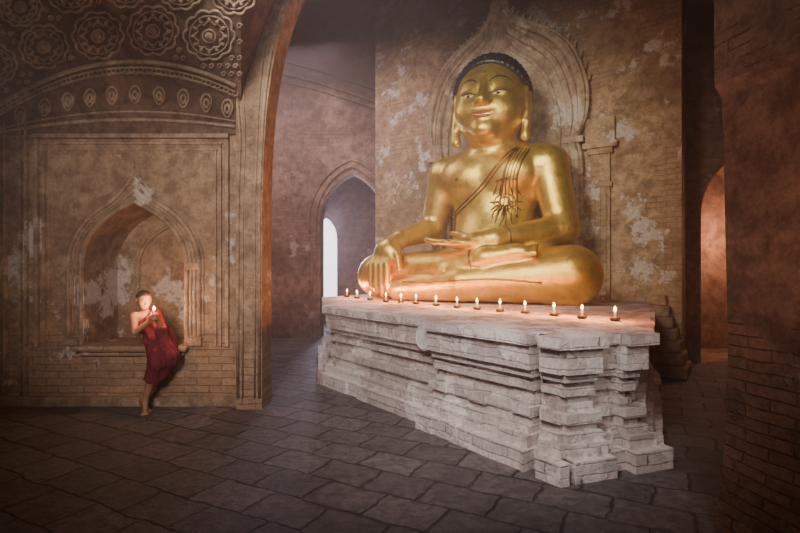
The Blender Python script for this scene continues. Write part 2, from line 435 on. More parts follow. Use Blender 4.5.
# pier with flaring arch
def extrude_xz(name,poly,y0,y1,mat,**k):
    tris=tessellate_polygon([[Vector((x,z,0)) for x,z in poly]])
    n=len(poly); V=[(x,y0,z) for x,z in poly]+[(x,y1,z) for x,z in poly]
    Fc=[tuple(t) for t in tris]+[tuple(n+i for i in reversed(t)) for t in tris]+[(i,(i+1)%n,(i+1)%n+n,i+n) for i in range(n)]
    ob=mesh_obj(name,V,Fc,mat,**k)
    bm=bmesh.new(); bm.from_mesh(ob.data); bmesh.ops.recalc_face_normals(bm,faces=bm.faces); bm.to_mesh(ob.data); bm.free(); return ob
def smoothpts(p,n=4):
    out=[]
    for i in range(len(p)-1):
        p0=p[max(i-1,0)];p1=p[i];p2=p[i+1];p3=p[min(i+2,len(p)-1)]
        for k in range(n):
            t=k/n
            out.append(tuple(.5*((2*p1[j])+(-p0[j]+p2[j])*t+(2*p0[j]-5*p1[j]+4*p2[j]-p3[j])*t*t+(-p0[j]+3*p1[j]-3*p2[j]+p3[j])*t**3) for j in range(len(p1))))
    out.append(p[-1]); return out
YP=5.02
edge=[(262,210),(264,150),(268,100),(276,50),(290,0),(310,-45),(350,-80),(420,-105)]
se=smoothpts(edge,4)
poly=[(PX(236,YP),0),(PX(262,YP),0)]+[(PX(u,YP),PZ(v,YP)) for u,v in se]+[(PX(420,YP),5.9),(PX(236,YP),5.9)]
extrude_xz('wall_pier',poly,YP,YP+.36,M_left,kind='structure')
mb=MB()
for off,r in [(2.5,.016),(7,.009),(19,.009),(24,.016)]:
    pts=[]
    for u,v in [(262,398)]+se[:-3]:
        pts.append((PX(u-off*(1+max(0,(140-v))/140*.9),YP),YP-.005,PZ(v,YP)))
    mb.tube(pts,r,6)
for v in range(12,392,9):
    uu=np.interp(v,[q[1] for q in reversed(se)],[q[0] for q in reversed(se)]) if v<210 else 262
    k=(1+max(0,(140-v))/140*.9)
    c=Vector((PX(uu-13*k,YP),YP-.005,PZ(v,YP))); q=.033*(.5+.5*k)
    mb.tube([c+Vector((0,0,q)),c+Vector((q,0,0)),c-Vector((0,0,q)),c-Vector((q,0,0))],.007,5,closed=True)
mb.obj('trim_6',M_trim,kind='structure',smooth=True)

# corridor back wall with arch and window
YC=10.25
def cx_(u): return PX(u,YC)
def cz_(v): return PZ(v,YC)
oc=(cx_(320)+cx_(384))/2; ow=(cx_(384)-cx_(320))/2
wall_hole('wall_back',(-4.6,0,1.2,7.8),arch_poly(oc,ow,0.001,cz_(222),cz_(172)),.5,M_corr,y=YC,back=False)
mb=MB()
mb.tube([(x,YC-.01,z) for x,z in arch_poly(oc,ow+.1,0,cz_(222),cz_(172)+.12)],.04)
mb.tube([(x,YC-.01,z) for x,z in arch_poly(oc,ow+.22,0,cz_(222),cz_(172)+.25)],.02)
for v0,v1,r in [(72,104,.05),(80,111,.025),(60,92,.03)]:
    mb.tube([(PX(u,YC),YC-.03,PZ(v0+(v1-v0)*((u-270)/110)**1.3,YC)) for u in range(270,385,8)],r,6)
mb.obj('trim_7',M_corr,kind='structure')
YD=13.0
wc=(PX(312,YD)+PX(337,YD))/2; ww=(PX(337,YD)-PX(312,YD))/2
wp=arch_poly(wc,ww,PZ(298,YD),PZ(240,YD),PZ(217,YD))
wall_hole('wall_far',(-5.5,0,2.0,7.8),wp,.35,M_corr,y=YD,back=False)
mesh_obj('window_1',[(x,YD+.33,z) for x,z in wp],[tuple(range(len(wp)))],M_day,kind='structure')
mb=MB(); mb.box((-4.9,5.7,0),(-4.6,13.0,7.8)); mb.obj('wall_corridor',M_corr,kind='structure')

# Buddha wall (rotated frame)
BC=Vector((1.14,7.3,0)); YAW=math.radians(-34)
BM=Matrix.Translation(BC)@Matrix.Rotation(YAW,4,'Z')
WY=1.32
xl,xr=-2.86,2.5
mb=MB()
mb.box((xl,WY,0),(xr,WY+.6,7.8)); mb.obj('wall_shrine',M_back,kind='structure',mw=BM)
TX=-.17
def tor(s,dz=0):
    base=[(-1.26,0.9),(-1.26,2.9),(-1.20,3.35),(-1.33,3.75),(-1.32,4.25),(-1.12,4.80),(-.80,5.15),(-.45,5.38),(-.17,5.62),(0,6.05)]
    L=[(TX+x*s,z+dz) for x,z in base]; R=[(2*TX-x,z) for x,z in reversed(L[:-1])]
    return L+R
ob=extrude_xz('trim_8',[(x,z) for x,z in smoothpts(tor(1.0),3)],WY-.12,WY+.01,M_tor,kind='structure'); ob.matrix_world=BM
mb=MB()
for s_,dz,r in [(1.0,0,.07),(.93,-.10,.03),(.86,-.2,.055),(.74,-.42,.035),(1.06,.06,.025)]:
    mb.tube([(x,WY-.13,z) for x,z in smoothpts(tor(s_,dz))],r,8)
for sx_ in (-1,1):
    for z in (1.3,2.85,3.35):
        x=TX+sx_*1.22; mb.box((x-.15,WY-.20,z),(x+.15,WY,z+.09))
    for t in range(3,16):
        pts=smoothpts(tor(1.07,.07),3); p=pts[9+t] if sx_<0 else pts[-10-t]
        mb.tube([(p[0],WY-.06,p[1]),(p[0]+sx_*.05,WY-.08,p[1]+.09)],[.045,.01],6)
mb.obj('trim_9',M_tor,kind='structure',smooth=False,mw=BM)
mb=MB()
for cx,zt in [(1.42,3.15)]:
    mb.box((cx-.14,WY-.06,0),(cx+.14,WY,zt)); mb.box((cx-.18,WY-.09,zt),(cx+.18,WY,zt+.09)); mb.box((cx-.25,WY-.12,zt+.09),(cx+.25,WY,zt+.18)); mb.box((cx-.21,WY-.09,zt+.18),(cx+.21,WY,zt+.55))
    mb.box((cx-.17,WY-.085,zt-.5),(cx+.17,WY,zt-.43)); 
    for k in range(3): mb.tube([(cx-.08+.08*k,WY-.065,.5),(cx-.08+.08*k,WY-.065,zt-.5)],.014,6)
mb.box((xr-.22,WY-.07,0),(xr,WY,7.8))
o=mb.obj('trim_10',M_back,kind='structure',mw=BM); bevel(o,.015)
mb=MB(); 
for k in range(7): mb.box((2.04,WY-.72+.09*k,.15*k),(2.62-.05*k,WY-.001,.15*(k+1)))
o=mb.obj('stepped_masonry',M_back,mw=BM,label='broken stepped brick footing against the shrine wall',category='masonry'); bevel(o,.03)
YR=7.6
wall_hole('wall_alcove',(3.7,0,8.5,7.8),arch_poly(PX(752,YR),PX(752,YR)-PX(701,YR),0.001,PZ(215,YR),PZ(150,YR)),1.3,M_corr,y=YR,back=True)
P0=(1.74,2.72);P1=(2.02,1.5)
ZS=[0,.12,.5,1.0,1.6,2.1,2.33,2.4,3.2,4.2]; XO=[-.03,-.01,.03,.045,.03,.02,.01,-.03,-.035,-.03]
rings=[]
for z,xo in zip(ZS,XO): rings.append([(P0[0]+xo,P0[1],z),(P0[0]+.6,P0[1]+.35,z),(4.2,2.6,z),(4.2,1.2,z),(P1[0]+xo,P1[1],z)])
vs=[p for r in rings for p in r]; fs=[]
for i in range(len(rings)-1):
    for j in range(5): a=i*5+j;b=i*5+(j+1)%5; fs.append((b,a,a+5,b+5))
fs.append(tuple(range(5))); fs.append(tuple((len(rings)-1)*5+j for j in range(4,-1,-1)))
mesh_obj('wall_right',vs,fs,M_right,kind='structure')

# ------------------------------------------------------------------ plinth
A=Vector((-1.10,6.10));B=Vector((1.03,3.21));C=Vector((1.93,3.53))
dAB=(B-A).normalized(); nAB=Vector((dAB.y,-dAB.x)); LAB=(B-A).length
dBC=(C-B).normalized(); nBC=Vector((dBC.y,-dBC.x)); LBC=(C-B).length
Ept=(BM@Vector((2.0,WY-.02,0))).to_2d(); Gpt=(BM@Vector((-2.57,WY-.02,0))).to_2d()
base=[A-nAB*.10, B-nAB*.10-nBC*.08, C-nBC*.08, Vector((3.08,5.9)), Ept,Gpt,Vector((-1.36,8.3))]
def inset(poly,d):
    n=len(poly); out=[]
    for i in range(n):
        p=poly[i]
        if (p-Ept).length<1e-6 or (p-Gpt).length<1e-6: out.append(p); continue
        a=(p-poly[i-1]).normalized(); b=(poly[(i+1)%n]-p).normalized()
        na=Vector((-a.y,a.x)); nb=Vector((-b.y,b.x))
        m=(na+nb); m/=max(.35,m.dot(na)) if m.length>0 else 1
        out.append(p+m*d)
    return out
layers=[(0,.145,0),(.145,.235,.07),(.235,.29,.11),(.29,.35,.16),(.35,.42,.12),(.42,.47,.19),(.47,.53,.22),(.53,.59,.17),(.59,.63,.21),(.63,.69,.15),(.69,.87,.11),(.87,.95,.06)]
mb=MB()
def slab(pts,z0,z1,top=False):
    if len(pts)<3: return
    tris=tessellate_polygon([[Vector((p.x,p.y,0)) for p in pts]])
    m=len(pts); V=[(p.x,p.y,z0) for p in pts]+[(p.x,p.y,z1+(0 if top else random.uniform(-.006,.003))) for p in pts]
    mb.add(V,[tuple(t) for t in tris]+[tuple(m+i for i in t) for t in tris]+[(i,(i+1)%m,(i+1)%m+m,i+m) for i in range(m)])
def blocky(ip,blk,fixed=()):
    pts=[]; n=len(ip)
    for i in range(n):
        a=ip[i];b=ip[(i+1)%n]; L=(b-a).length; k=max(1,int(L/blk))
        dr=(b-a).normalized(); nn=Vector((-dr.y,dr.x))
        pts.append(a)
        if i in fixed or k<2: continue
        cuts=[ (q+random.uniform(-.2,.2))/k for q in range(1,k)]
        cuts=[0.03]+cuts+[.97]
        for q in range(len(cuts)-1):
            j=abs(random.gauss(0,.006))+(random.uniform(.012,.035) if random.random()<.09 else 0)
            pts.append(a.lerp(b,cuts[q]+.004)+nn*j); pts.append(a.lerp(b,cuts[q+1]-.004)+nn*(j+random.uniform(-.003,.003)))
    return pts
O1=B-nAB*.10; O2=B-nBC*.08
for li_,(z0,z1,d) in enumerate(layers):
    top=li_==len(layers)-1
    ip=inset(base,d)
    zz=z0-(0 if z0==0 else .003)
    slab(blocky(ip,random.uniform(.2,.32),fixed=(3,4,5)),zz,z1,top)
    zt=z1-(.0015 if top else 0)
    for O,dr,nn,p_,s0,s1,e0,e1 in ((O1,dAB,nAB,.10,-LAB*.42,-LAB*.085,.3,.3),
                             (O2,dBC,nBC,.08,.12,.46,.2,.2),(O2,dBC,nBC,.08,.62,LBC,.2,1.0)):
        s0_=s0+d*e0; s1_=s1-d*e1
        q=[O+dr*s0_+nn*(p_-d),O+dr*s1_+nn*(p_-d),O+dr*s1_-nn*(d+.25),O+dr*s0_-nn*(d+.25)]
        slab(blocky(q,.2,fixed=(2,)),zz,zt,top)
    c0=B-nAB*d-nBC*d; w1=.20-d*.25; w2=.05
    q=[c0-dAB*w1, c0, c0+dBC*(w2+.02), c0+dBC*(w2+.02)-nBC*.3, c0-dAB*w1-nAB*.3]
    slab(q,zz,zt-.001,top)
pl=mb.obj('shrine_plinth',M_plinth,label='stepped whitewashed brick plinth under the golden statue',category='plinth')
bm=bmesh.new(); bm.from_mesh(pl.data); bmesh.ops.recalc_face_normals(bm,faces=bm.faces); bm.to_mesh(pl.data); bm.free()
bevel(pl,.010,2)
fA=A-nAB*(.10+.11)
k=(425-400)/F
t=(k*fA.y-fA.x)/(dAB.x-k*dAB.y); rp=fA+dAB*t
mb=MB(); mb.lathe([(.0,-.03),(.115,-.03),(.12,.0),(.10,.012),(.095,.004),(.03,.008),(.0,.01)],n=28)
o=mb.obj('stone_roundel',M_roundel,smooth=False,parent=pl,label='pale round stone disc set in the brick face')
z_ax=Vector((nAB.x,nAB.y,0)); x_ax=Vector((dAB.x,dAB.y,0)); y_ax=z_ax.cross(x_ax)
o.matrix_world=Matrix.Translation((rp.x+nAB.x*.02,rp.y+nAB.y*.02,.77))@Matrix((x_ax,y_ax,z_ax)).transposed().to_4x4()

# ------------------------------------------------------------------ Buddha
ZP=.952
SM=Matrix.Translation((0,0,ZP))@BM
s=Sdf((-2.35,-1.35,-.012),(2.35,1.3,3.85),.024)
K=.12
ID=Matrix.Identity(3); Z0=Vector((0,0,0))
BODY=(1.0,Vector((.07,0,0)),ID,Z0)
HR=Matrix.Rotation(math.radians(11),3,'Z')
HEAD=(1.12,Vector((.09,-.06,-.50)),HR,Vector((0,.3,0)))
s.xf=BODY
s.ell((0,.45,1.78),(.78,.42,.60),K); s.cone((-.62,.45,1.98),(.62,.45,1.98),.30,.30,.2)
s.ell((0,.40,1.15),(.60,.42,.60),.25); s.ell((0,.45,.5),(.98,.60,.48),.2); s.ell((0,.2,.85),(.52,.36,.35),.2)
s.ell((-.36,.14,1.86),(.36,.2,.28),.15); s.ell((.36,.14,1.86),(.36,.2,.28),.15)
s.cone((0,.42,2.1),(0,.34,2.5),.36,.32,.15)
for z in (2.20,2.28): s.ell((0,.37,z),(.365,.345,.03),.04)
s.xf=HEAD
s.ell((0,.30,3.08),(.47,.49,.58),.1); s.ell((0,.14,2.84),(.40,.35,.35),.12)
for sx_ in (-1,1):
    s.ell((sx_*.20,-.02,2.88),(.19,.15,.18),.12)
    s.ell((sx_*.19,-.24,3.07),(.14,.07,.05),.07,op='sub')
    s.ell((sx_*.19,-.105,3.05),(.135,.075,.06),.03)
    s.ell((sx_*.062,-.23,2.93),(.048,.055,.036),.035)
    s.ell((sx_*.475,.30,3.10),(.05,.13,.18),.04); s.chain([(sx_*.47,.27,3.0),(sx_*.475,.22,2.75),(sx_*.46,.20,2.56)],[.06,.05,.065],.04)
    s.ell((sx_*.54,.23,3.10),(.05,.07,.11),.03,op='sub')
s.chain([(0,-.175,3.18),(0,-.235,3.04),(0,-.295,2.95)],[.034,.040,.058],.07)
s.ell((0,-.12,2.62),(.15,.12,.11),.12)
s.ell((0,-.195,2.80),(.15,.045,.026),.04); s.ell((0,-.19,2.755),(.11,.045,.028),.03)
s.xf=None
s.chain([(-.76,.42,1.94),(-1.00,.42,1.12),(-1.12,-.36,.92)],[.28,.205,.135],.08)
s.chain([(.90,.42,1.94),(1.14,.30,1.02),(.46,-.42,.86)],[.28,.215,.14],.08)
s.ell((-.74,.42,1.98),(.28,.29,.25),.1); s.ell((.88,.42,1.98),(.28,.29,.25),.1)
def lg(x,y,z): return (-1.93+(x+1.93)*.935,y,z)
s.chain([lg(.5,.35,.36),lg(1.62,-.22,.38)],[.42,.37],.12); s.chain([lg(-.5,.35,.36),lg(-1.60,-.22,.36)],[.42,.34],.12)
s.chain([lg(1.62,-.22,.38),lg(.2,-.62,.27)],[.37,.24],.08); s.cone(lg(.2,-.62,.27),lg(-.9,-.66,.17),.24,.16,.04)
s.chain([lg(-1.60,-.22,.36),lg(-.1,-.56,.46),lg(.55,-.60,.60)],[.34,.23,.15],.04)
s.ell((.1,-.1,.45),(.9,.5,.2),.15)
s.cone(lg(.55,-.60,.60),lg(.95,-.52,.66),.15,.12,.05); s.ell(lg(.98,-.52,.67),(.24,.12,.12),.05)
for i in range(5):
    s.cone(lg(1.12,-.60+.045*i,.65+.02*i),lg(1.27-.015*i,-.61+.05*i,.66+.025*i),.04,.035,.015)
hx=.12
s.cone((-1.24+hx,-.36,.92),(-1.29+hx,-.58,.80),.135,.14,.06); s.ell((-1.30+hx,-.66,.72),(.20,.12,.16),.06)
for i,(x,l) in enumerate([(-1.455,.50),(-1.36,.58),(-1.262,.62),(-1.165,.56)]):
    xb=-1.30+(x+1.30)*.9+hx; x+=hx-.02
    s.chain([(xb,-.70,.68),(x,-.80,.52),(x,-.80,.66-l*.72),(x,-.79,.70-l-.0)],[.054,.052,.048,.036],.012)
s.chain([(-1.16+hx,-.58,.76),(-1.05+hx,-.72,.64),(-1.0+hx,-.75,.46)],[.065,.055,.04],.03)
s.xf=(1,Vector((.02,0,0)),ID,Z0)
s.cone((.42,-.42,.86),(.20,-.56,.83),.14,.13,.06); s.ell((.02,-.62,.81),(.24,.17,.075),.05)
for i,(dy,l) in enumerate([(-.13,.34),(-.045,.42),(.04,.44),(.12,.38)]):
    s.chain([(-.12,-.64+dy,.82),(-.12-l*.55,-.62+dy,.83),(-.12-l,-.58+dy,.875)],[.047,.043,.034],.012)
s.chain([(.10,-.50,.88),(-.08,-.46,.94),(-.2,-.47,.96)],[.06,.05,.038],.03)
s.xf=None
body=sdf_obj('seated_buddha_statue',s,M_gold,1,label='large gilded seated Buddha statue, black curled hair, hand touching plinth',category='statue')
body.matrix_world=SM
bv=BVHTree.FromPolygons([v.co.copy() for v in body.data.vertices],[tuple(p.vertices) for p in body.data.polygons])
def fr(x,z,off=.0,y0=-1.6):
    x+=.07
    h=bv.ray_cast(Vector((x,y0,z)),Vector((0,1,0)))
    return (h[0]+Vector((0,-off,0))) if h[0] else Vector((x,.3,z))
hT=lambda p:(HR@(Vector(p)-HEAD[3])+HEAD[3])*HEAD[0]+HEAD[1]
hd=HR@Vector((0,1,0))
def fh(x,z,off=0):
    o=hT((x,-1.2,z)); h=bv.ray_cast(o,hd)
    return h[0]-hd*off if h[0] else hT((x,-.1,z))
def child(mb,name,mat,parent=body,**k): 
    return mb.obj(name,mat,parent=parent,smooth=True,**k)
mb=MB()
L=smoothpts([(.46,2.20),(.28,1.98),(.02,1.72),(-.25,1.50),(-.50,1.36),(-.66,1.28)],6)
for o in (0,.05): mb.tube([fr(x+o*.6,z-o,.002) for x,z in L],.014,6)
child(mb,'robe_border',M_gold2)
mb=MB()
L=[(.46,2.20),(.44,2.05),(.38,1.88),(.33,1.7),(.27,1.5),(.22,1.2)]; L2=[(.64,2.16),(.62,2.05),(.57,1.88),(.52,1.7),(.48,1.5),(.46,1.2)]
for ln in (L,L2): mb.tube([fr(x,z,.004) for x,z in smoothpts(ln,5)],.015,6)
for q in (.25,.5,.75): mb.tube([fr(a[0]+(b[0]-a[0])*q,a[1]+(b[1]-a[1])*q,.003) for a,b in zip(smoothpts(L,5),smoothpts(L2,5))],.007,6)
cx0,cz0=.32,1.42
for k in range(10):
    a=PI*(1+k/9); dx,dz=math.cos(a),math.sin(a)
    mb.tube([fr(cx0+dx*.05,cz0+dz*.05,.006),fr(cx0+dx*.17+.02*math.sin(k*2),cz0+dz*.22,.006),fr(cx0+dx*.21,cz0+dz*.36,.006)],[.012,.016,.006],6)
mb.tube([fr(cx0+math.cos(a)*.07,cz0+math.sin(a)*.07,.006) for a in np.linspace(0,2*PI,17)[:-1]],.012,6,closed=True)
mb.tube([fr(cx0+math.cos(a)*.14,cz0+math.sin(a)*.11,.006) for a in np.linspace(0,2*PI,21)[:-1]],.009,6,closed=True)
for a in (-.2,-.1,0,.1,.2):
    mb.tube([fr(.36+a*.45,1.72,.005),fr(.34+a*.9,1.52,.005)],.009,6)
mb.tube([fr(.38+x,1.74-.2*abs(x),.005) for x in np.linspace(-.16,.16,8)],.012,6)
child(mb,'shoulder_sash',M_gold2)
mb=MB()
def ringline(a,b,t,r,rt):
    a=Vector(a);b=Vector(b);c=a.lerp(b,t); d=(b-a).normalized(); u=d.orthogonal().normalized(); w=d.cross(u)
    mb.tube([c+(u*math.cos(q)+w*math.sin(q))*r for q in np.linspace(0,2*PI,25)[:-1]],rt,6,closed=True)
ringline((1.14,.30,1.02),(.46,-.42,.86),.86,.153,.016)
ringline(lg(-.1,-.56,.46),lg(.55,-.60,.60),.75,.173,.016)
mb.tube([fr(x-.07,.30+.03*math.sin(x*3),-.004) for x in np.linspace(-.8,1.15,24)],.014,6)
child(mb,'robe_hem',M_gold2)
mb=MB()
p=fr(-.40,1.80); mb.tube([p+Vector((0,.01,0)),p-Vector((0,.025,0))],[.035,.015],8)
child(mb,'nipple',M_gold2)
for sx_ in (-1,1):
    mb=MB(); L=smoothpts([(sx_*.075,3.19),(sx_*.13,3.24),(sx_*.21,3.262),(sx_*.29,3.24),(sx_*.36,3.17)],4)
    n=len(L); mb.tube([fh(x,z,-.002) for x,z in L],[.004+.009*math.sin(PI*i/(n-1)) for i in range(n)],6); child(mb,'eyebrow',M_black)
    mb=MB(); L=[(sx_*(.075+.235*t),3.04+.004*math.sin(PI*t)+.02*(t-.3)) for t in np.linspace(0,1,12)]
    mb.tube([fh(x,z-.012,-.014) for x,z in L],[.004+.019*math.sin(PI*i/11) for i in range(12)],8); ey=child(mb,'eye',M_white)
    mb=MB(); mb.tube([fh(x,z+.008+.012*math.sin(PI*i/11),-.001) for i,(x,z) in enumerate(L)],[.004+.008*math.sin(PI*i/11) for i in range(12)],6)
    mb.tube([fh(sx_*.172,3.032,-.006),fh(sx_*.19,3.032,.000),fh(sx_*.208,3.032,-.006)],[.014,.022,.014],8)
    o=child(mb,'pupil',M_black,parent=ey)
mb=MB()
L=[(x,2.798+.75*x*x-(.007 if abs(x)<.02 else 0)) for x in np.linspace(-.175,.175,17)]
mb.tube([fh(x,z,-.012) for x,z in L],[.004+.021*math.sin(PI*i/16) for i in range(17)],8)
L=[(x,2.755+.9*x*x) for x in np.linspace(-.125,.125,13)]
mb.tube([fh(x,z,-.012) for x,z in L],[.004+.023*math.sin(PI*i/12) for i in range(13)],8)
child(mb,'lips',M_red)
mb=MB(); p=fh(0,3.33); mb.tube([p+Vector((0,.01,0)),p-Vector((0,.02,0))],[.026,.012],8); child(mb,'forehead_mark',M_gold2)
s=Sdf((-.68,-.4,2.75),(.68,1.05,3.95),.018)
s.ell((0,.34,3.12),(.495,.51,.565),.02); s.ell((0,.50,3.62),(.22,.24,.12),.08)
gr=s.ax[2][None,None,:]-(3.47-.62*s.ax[1][None,:,None])+.4*s.ax[0][:,None,None]**2
s.D=np.maximum(s.D,-(gr).astype(np.float32)*.85)
def headsurf(th,ph): return (.495*math.cos(ph)*math.cos(th),.34+.51*math.cos(ph)*math.sin(th),3.12+.565*math.sin(ph))
for ip in range(11):
    ph=.0+ip*.145; n=max(5,int(2*PI*math.cos(ph)*.5/.095))
    for q in range(n):
        x,y,z=headsurf(2*PI*(q+.5*(ip%2))/n,ph)
        if z>3.47-.62*y-.4*x*x+.02: s.ell((x,y,z),(.045,.045,.045),.008)
for q in range(21):
    a=-PI/2+ (q-10)/10*1.45
    ph=.5
    for _ in range(12):
        x,y,z=headsurf(a,ph); ph+= ((3.47-.62*y-.4*x*x)-z)*.9
    s.ell((x,y,z),(.054,.054,.054),.004)
hair=sdf_obj('hair',s,M_hair,0,parent=body,label='black curled hair cap with scalloped hairline')
for v in hair.data.vertices: v.co=hT(v.co)

# ------------------------------------------------------------------ candles
cpx=[(347,297),(357,298.5),(370,300),(386,302),(401,303),(416,304),(436,306),(457,308),(477,309.5),(500,311.5),(525,313.5),(554,316),(582,318.5),(615,321)]
def flame_mb(h,r):
    mb=MB(); mb.lathe([(.0005,0),(r*.7,h*.12),(r,h*.32),(r*.75,h*.58),(r*.35,h*.82),(.0005,h)],n=10); return mb
proto=None; parts=[]
for i,(u,v) in enumerate(cpx):
    Y=(H-ZP)*F/(v-HZ)*1.0; X=(u-400)/F*Y
    if proto is None:
        e=empty('candle',(X,Y,ZP),'short lit wax candle in a dark dish on the plinth edge','candle',group='candles along the plinth edge')
        mb=MB(); mb.lathe([(.0,0),(.035,0),(.045,.012),(.047,.03),(.040,.03),(.036,.014),(.012,.012),(.012,.02),(0,.02)],n=16); p1=mb.obj('candle_dish',M_brass,parent=e,smooth=True)
        mb=MB(); mb.lathe([(0,.013),(.011,.013),(.0105,.075),(.008,.08),(0,.079)],n=12); p2=mb.obj('candle_stick',M_wax,parent=e,smooth=True)
        mb=MB(); mb.tube([(0,0,.078),(0,.001,.088)],.0015,6); p4=mb.obj('wick',M_black,parent=e)
        fm=flame_mb(.048,.0125); p3=fm.obj('flame',M_flame,parent=e,smooth=True); p3.location=(0,0,.084)
        proto=e; parts=[p1,p2,p3,p4]
    else:
        e=proto.copy(); COL.objects.link(e); e.location=(X,Y,ZP); e.rotation_euler=(0,0,random.uniform(0,6))
        for p in parts:
            c=p.copy(); c.parent=e; COL.objects.link(c)
    li=bpy.data.lights.new('candle_light','POINT'); li.energy=11.0; li.color=(1,.30,.075); li.shadow_soft_size=.03
    lo=bpy.data.objects.new('candle_light',li); lo.location=(X,Y,ZP+.15); COL.objects.link(lo)

# ------------------------------------------------------------------ monk
f=Vector((.72,-.69,0)).normalized(); rgt=Vector((-.69,-.72,0)).normalized()
hip=Vector((-2.46,5.12,.715)); 
hc=Vector((-2.555,4.98,1.10))
neck=Vector((-2.56,5.02,.985)); chest=Vector((-2.54,5.06,.88))
s=Sdf((-2.85,4.6,-.01),(-2.1,5.35,1.25),.0055)
up=Vector((0,0,1))
RH=Matrix((f,-rgt,up)).transposed()
tilt=Matrix.Rotation(math.radians(-12),3,rgt)
RH=tilt@RH
def hp(a,b,c): return hc+RH@Vector((a,b,c))
s.ell(chest,(.085,.085,.11),.04); s.chain([hip,chest],[.095,.085],.04)
shR=neck+rgt*.105+Vector((0,0,-.045)); shL=neck-rgt*.105+Vector((0,0,-.045))
s.cone(shR,shL,.042,.042,.04); s.cone(neck-Vector((0,0,.04)),hc-Vector((0,0,.03)),.036,.034,.03)
s.ell(hp(-.006,0,.018),(.083,.068,.078),.02,R=RH); s.ell(hp(.018,0,-.04),(.052,.048,.052),.03,R=RH)
s.ell(hp(.05,0,-.068),(.018,.022,.016),.02,R=RH)
s.chain([hp(.074,0,.012),hp(.088,0,-.016)],[.008,.0115],.012); s.ell(hp(.078,.009,-.02),(.008,.007,.006),.006); s.ell(hp(.078,-.009,-.02),(.008,.007,.006),.006)
for sg in (-1,1):
    s.ell(hp(.077,sg*.026,.006),(.012,.015,.009),.01,R=RH,op='sub'); s.ell(hp(.066,sg*.026,.005),(.009,.013,.009),.006,R=RH)
    s.ell(hp(.045,sg*.035,-.02),(.02,.018,.02),.02,R=RH)
    s.ell(hp(-.005,sg*.071,-.002),(.018,.010,.029),.008,R=RH); s.ell(hp(0,sg*.08,0),(.008,.006,.016),.005,R=RH,op='sub')
s.ell(hp(.070,0,-.042),(.010,.018,.0055),.005,R=RH); s.ell(hp(.068,0,-.051),(.010,.015,.006),.005,R=RH)
hand=Vector((-2.405,4.875,.955))
elR=Vector((-2.60,4.90,.79)); elL=Vector((-2.38,5.0,.80))
wR=hand+rgt*.030+Vector((0,.02,-.05))-f*.015; wL=hand-rgt*.030+Vector((0,.02,-.05))-f*.01
s.chain([shR,elR,wR],[.040,.031,.020],.015); s.chain([shL,elL,wL],[.040,.031,.020],.015)
for sg,w in ((1,wR),(-1,wL)):
    pc=hand+rgt*sg*.022+Vector((0,0,-.012)); s.cone(w,pc,.020,.020,.015)
    s.ell(pc,(.024,.012,.030),.012,R=Matrix((f,rgt,up)).transposed())
    for i in range(4):
        b0=pc+f*.018+up*(.022-.015*i); b1=b0+f*.020-rgt*sg*.006; b2=b1+f*.004-rgt*sg*.020; b3=b2-f*.012-rgt*sg*.008
        s.chain([b0,b1,b2,b3],[.0072,.0068,.0062,.0052],.003)
    t0=pc+up*.018-f*.006; s.chain([t0,t0+up*.018+f*.008-rgt*sg*.004,t0+up*.026+f*.014-rgt*sg*.012],[.009,.008,.006],.005)
kR=Vector((-2.36,4.85,.52)); kL=Vector((-2.26,4.94,.54)); aR=Vector((-2.50,4.90,.115)); aL=Vector((-2.555,4.97,.12))
hR=hip+rgt*.06; hL=hip-rgt*.06
for h_,k_,a_,ft in ((hR,kR,aR,Vector((.06,-.12,0))),(hL,kL,aL,Vector((.10,-.08,0)))):
    calf=k_.lerp(a_,.35)-f*.012
    s.chain([h_,k_,calf,a_],[.075,.052,.045,.026],.02)
    heel=Vector((a_.x,a_.y,.050))-ft*.15; ball=Vector((a_.x,a_.y,.022))+ft*.72
    s.chain([a_,heel],[.027,.027],.02); s.chain([a_-Vector((0,0,.02)),ball],[.026,.020],.02)
    side=Vector((-ft.y,ft.x,0)).normalized(); fd=ft.normalized()
    for i in range(5):
        b=ball+side*(.010*(i-2)*1.0); s.cone(b+side*(.003*(i-2)),b+fd*(.034-.004*abs(i-1))+side*(.004*(i-2))+Vector((0,0,-.010)),.0085,.0075,.004)
monk=sdf_obj('person',s,M_skin,1,label='shaven boy in red robe on niche ledge holding candle',category='person')
s=Sdf((-2.69,4.84,1.0),(-2.4,5.12,1.25),.0045)
s.ell(hp(-.007,0,.020),(.085,.070,.080),.01,R=RH)
g=s.ax[0][:,None,None],s.ax[1][None,:,None],s.ax[2][None,None,:]
nrm=RH@Vector((-.62,0,.78)); pc=hp(.045,0,.045)
pl_=(g[0]-pc.x)*nrm.x+(g[1]-pc.y)*nrm.y+(g[2]-pc.z)*nrm.z
s.D=np.maximum(s.D,-pl_.astype(np.float32)); sdf_obj('shaved_hair',s,M_shair,1,parent=monk)
for sg in (-1,1):
    mb=MB(); mb.tube([hp(.0745,sg*.014,.006),hp(.077,sg*.026,.009),hp(.068,sg*.038,.006)],[.0015,.0028,.0015],6); mb.obj('eye',M_black,parent=monk,smooth=True)
    mb=MB(); mb.tube([hp(.078,sg*.012,.024),hp(.077,sg*.026,.028),hp(.064,sg*.040,.024)],[.0015,.0025,.0012],6); mb.obj('eyebrow',M_black,parent=monk,smooth=True)
s=Sdf((-2.9,4.6,.12),(-2.02,5.4,1.12),.006)
s.ell(chest+Vector((0,0,.0)),(.100,.100,.125),.04); s.chain([hip,chest],[.118,.100],.05)
s.cone(shL,neck+Vector((0,0,-.05)),.054,.053,.04); s.chain([shL,elL],[.054,.050],.03)
s.chain([shL-up*.0,chest+rgt*.05-up*.05],[.05,.07],.03)
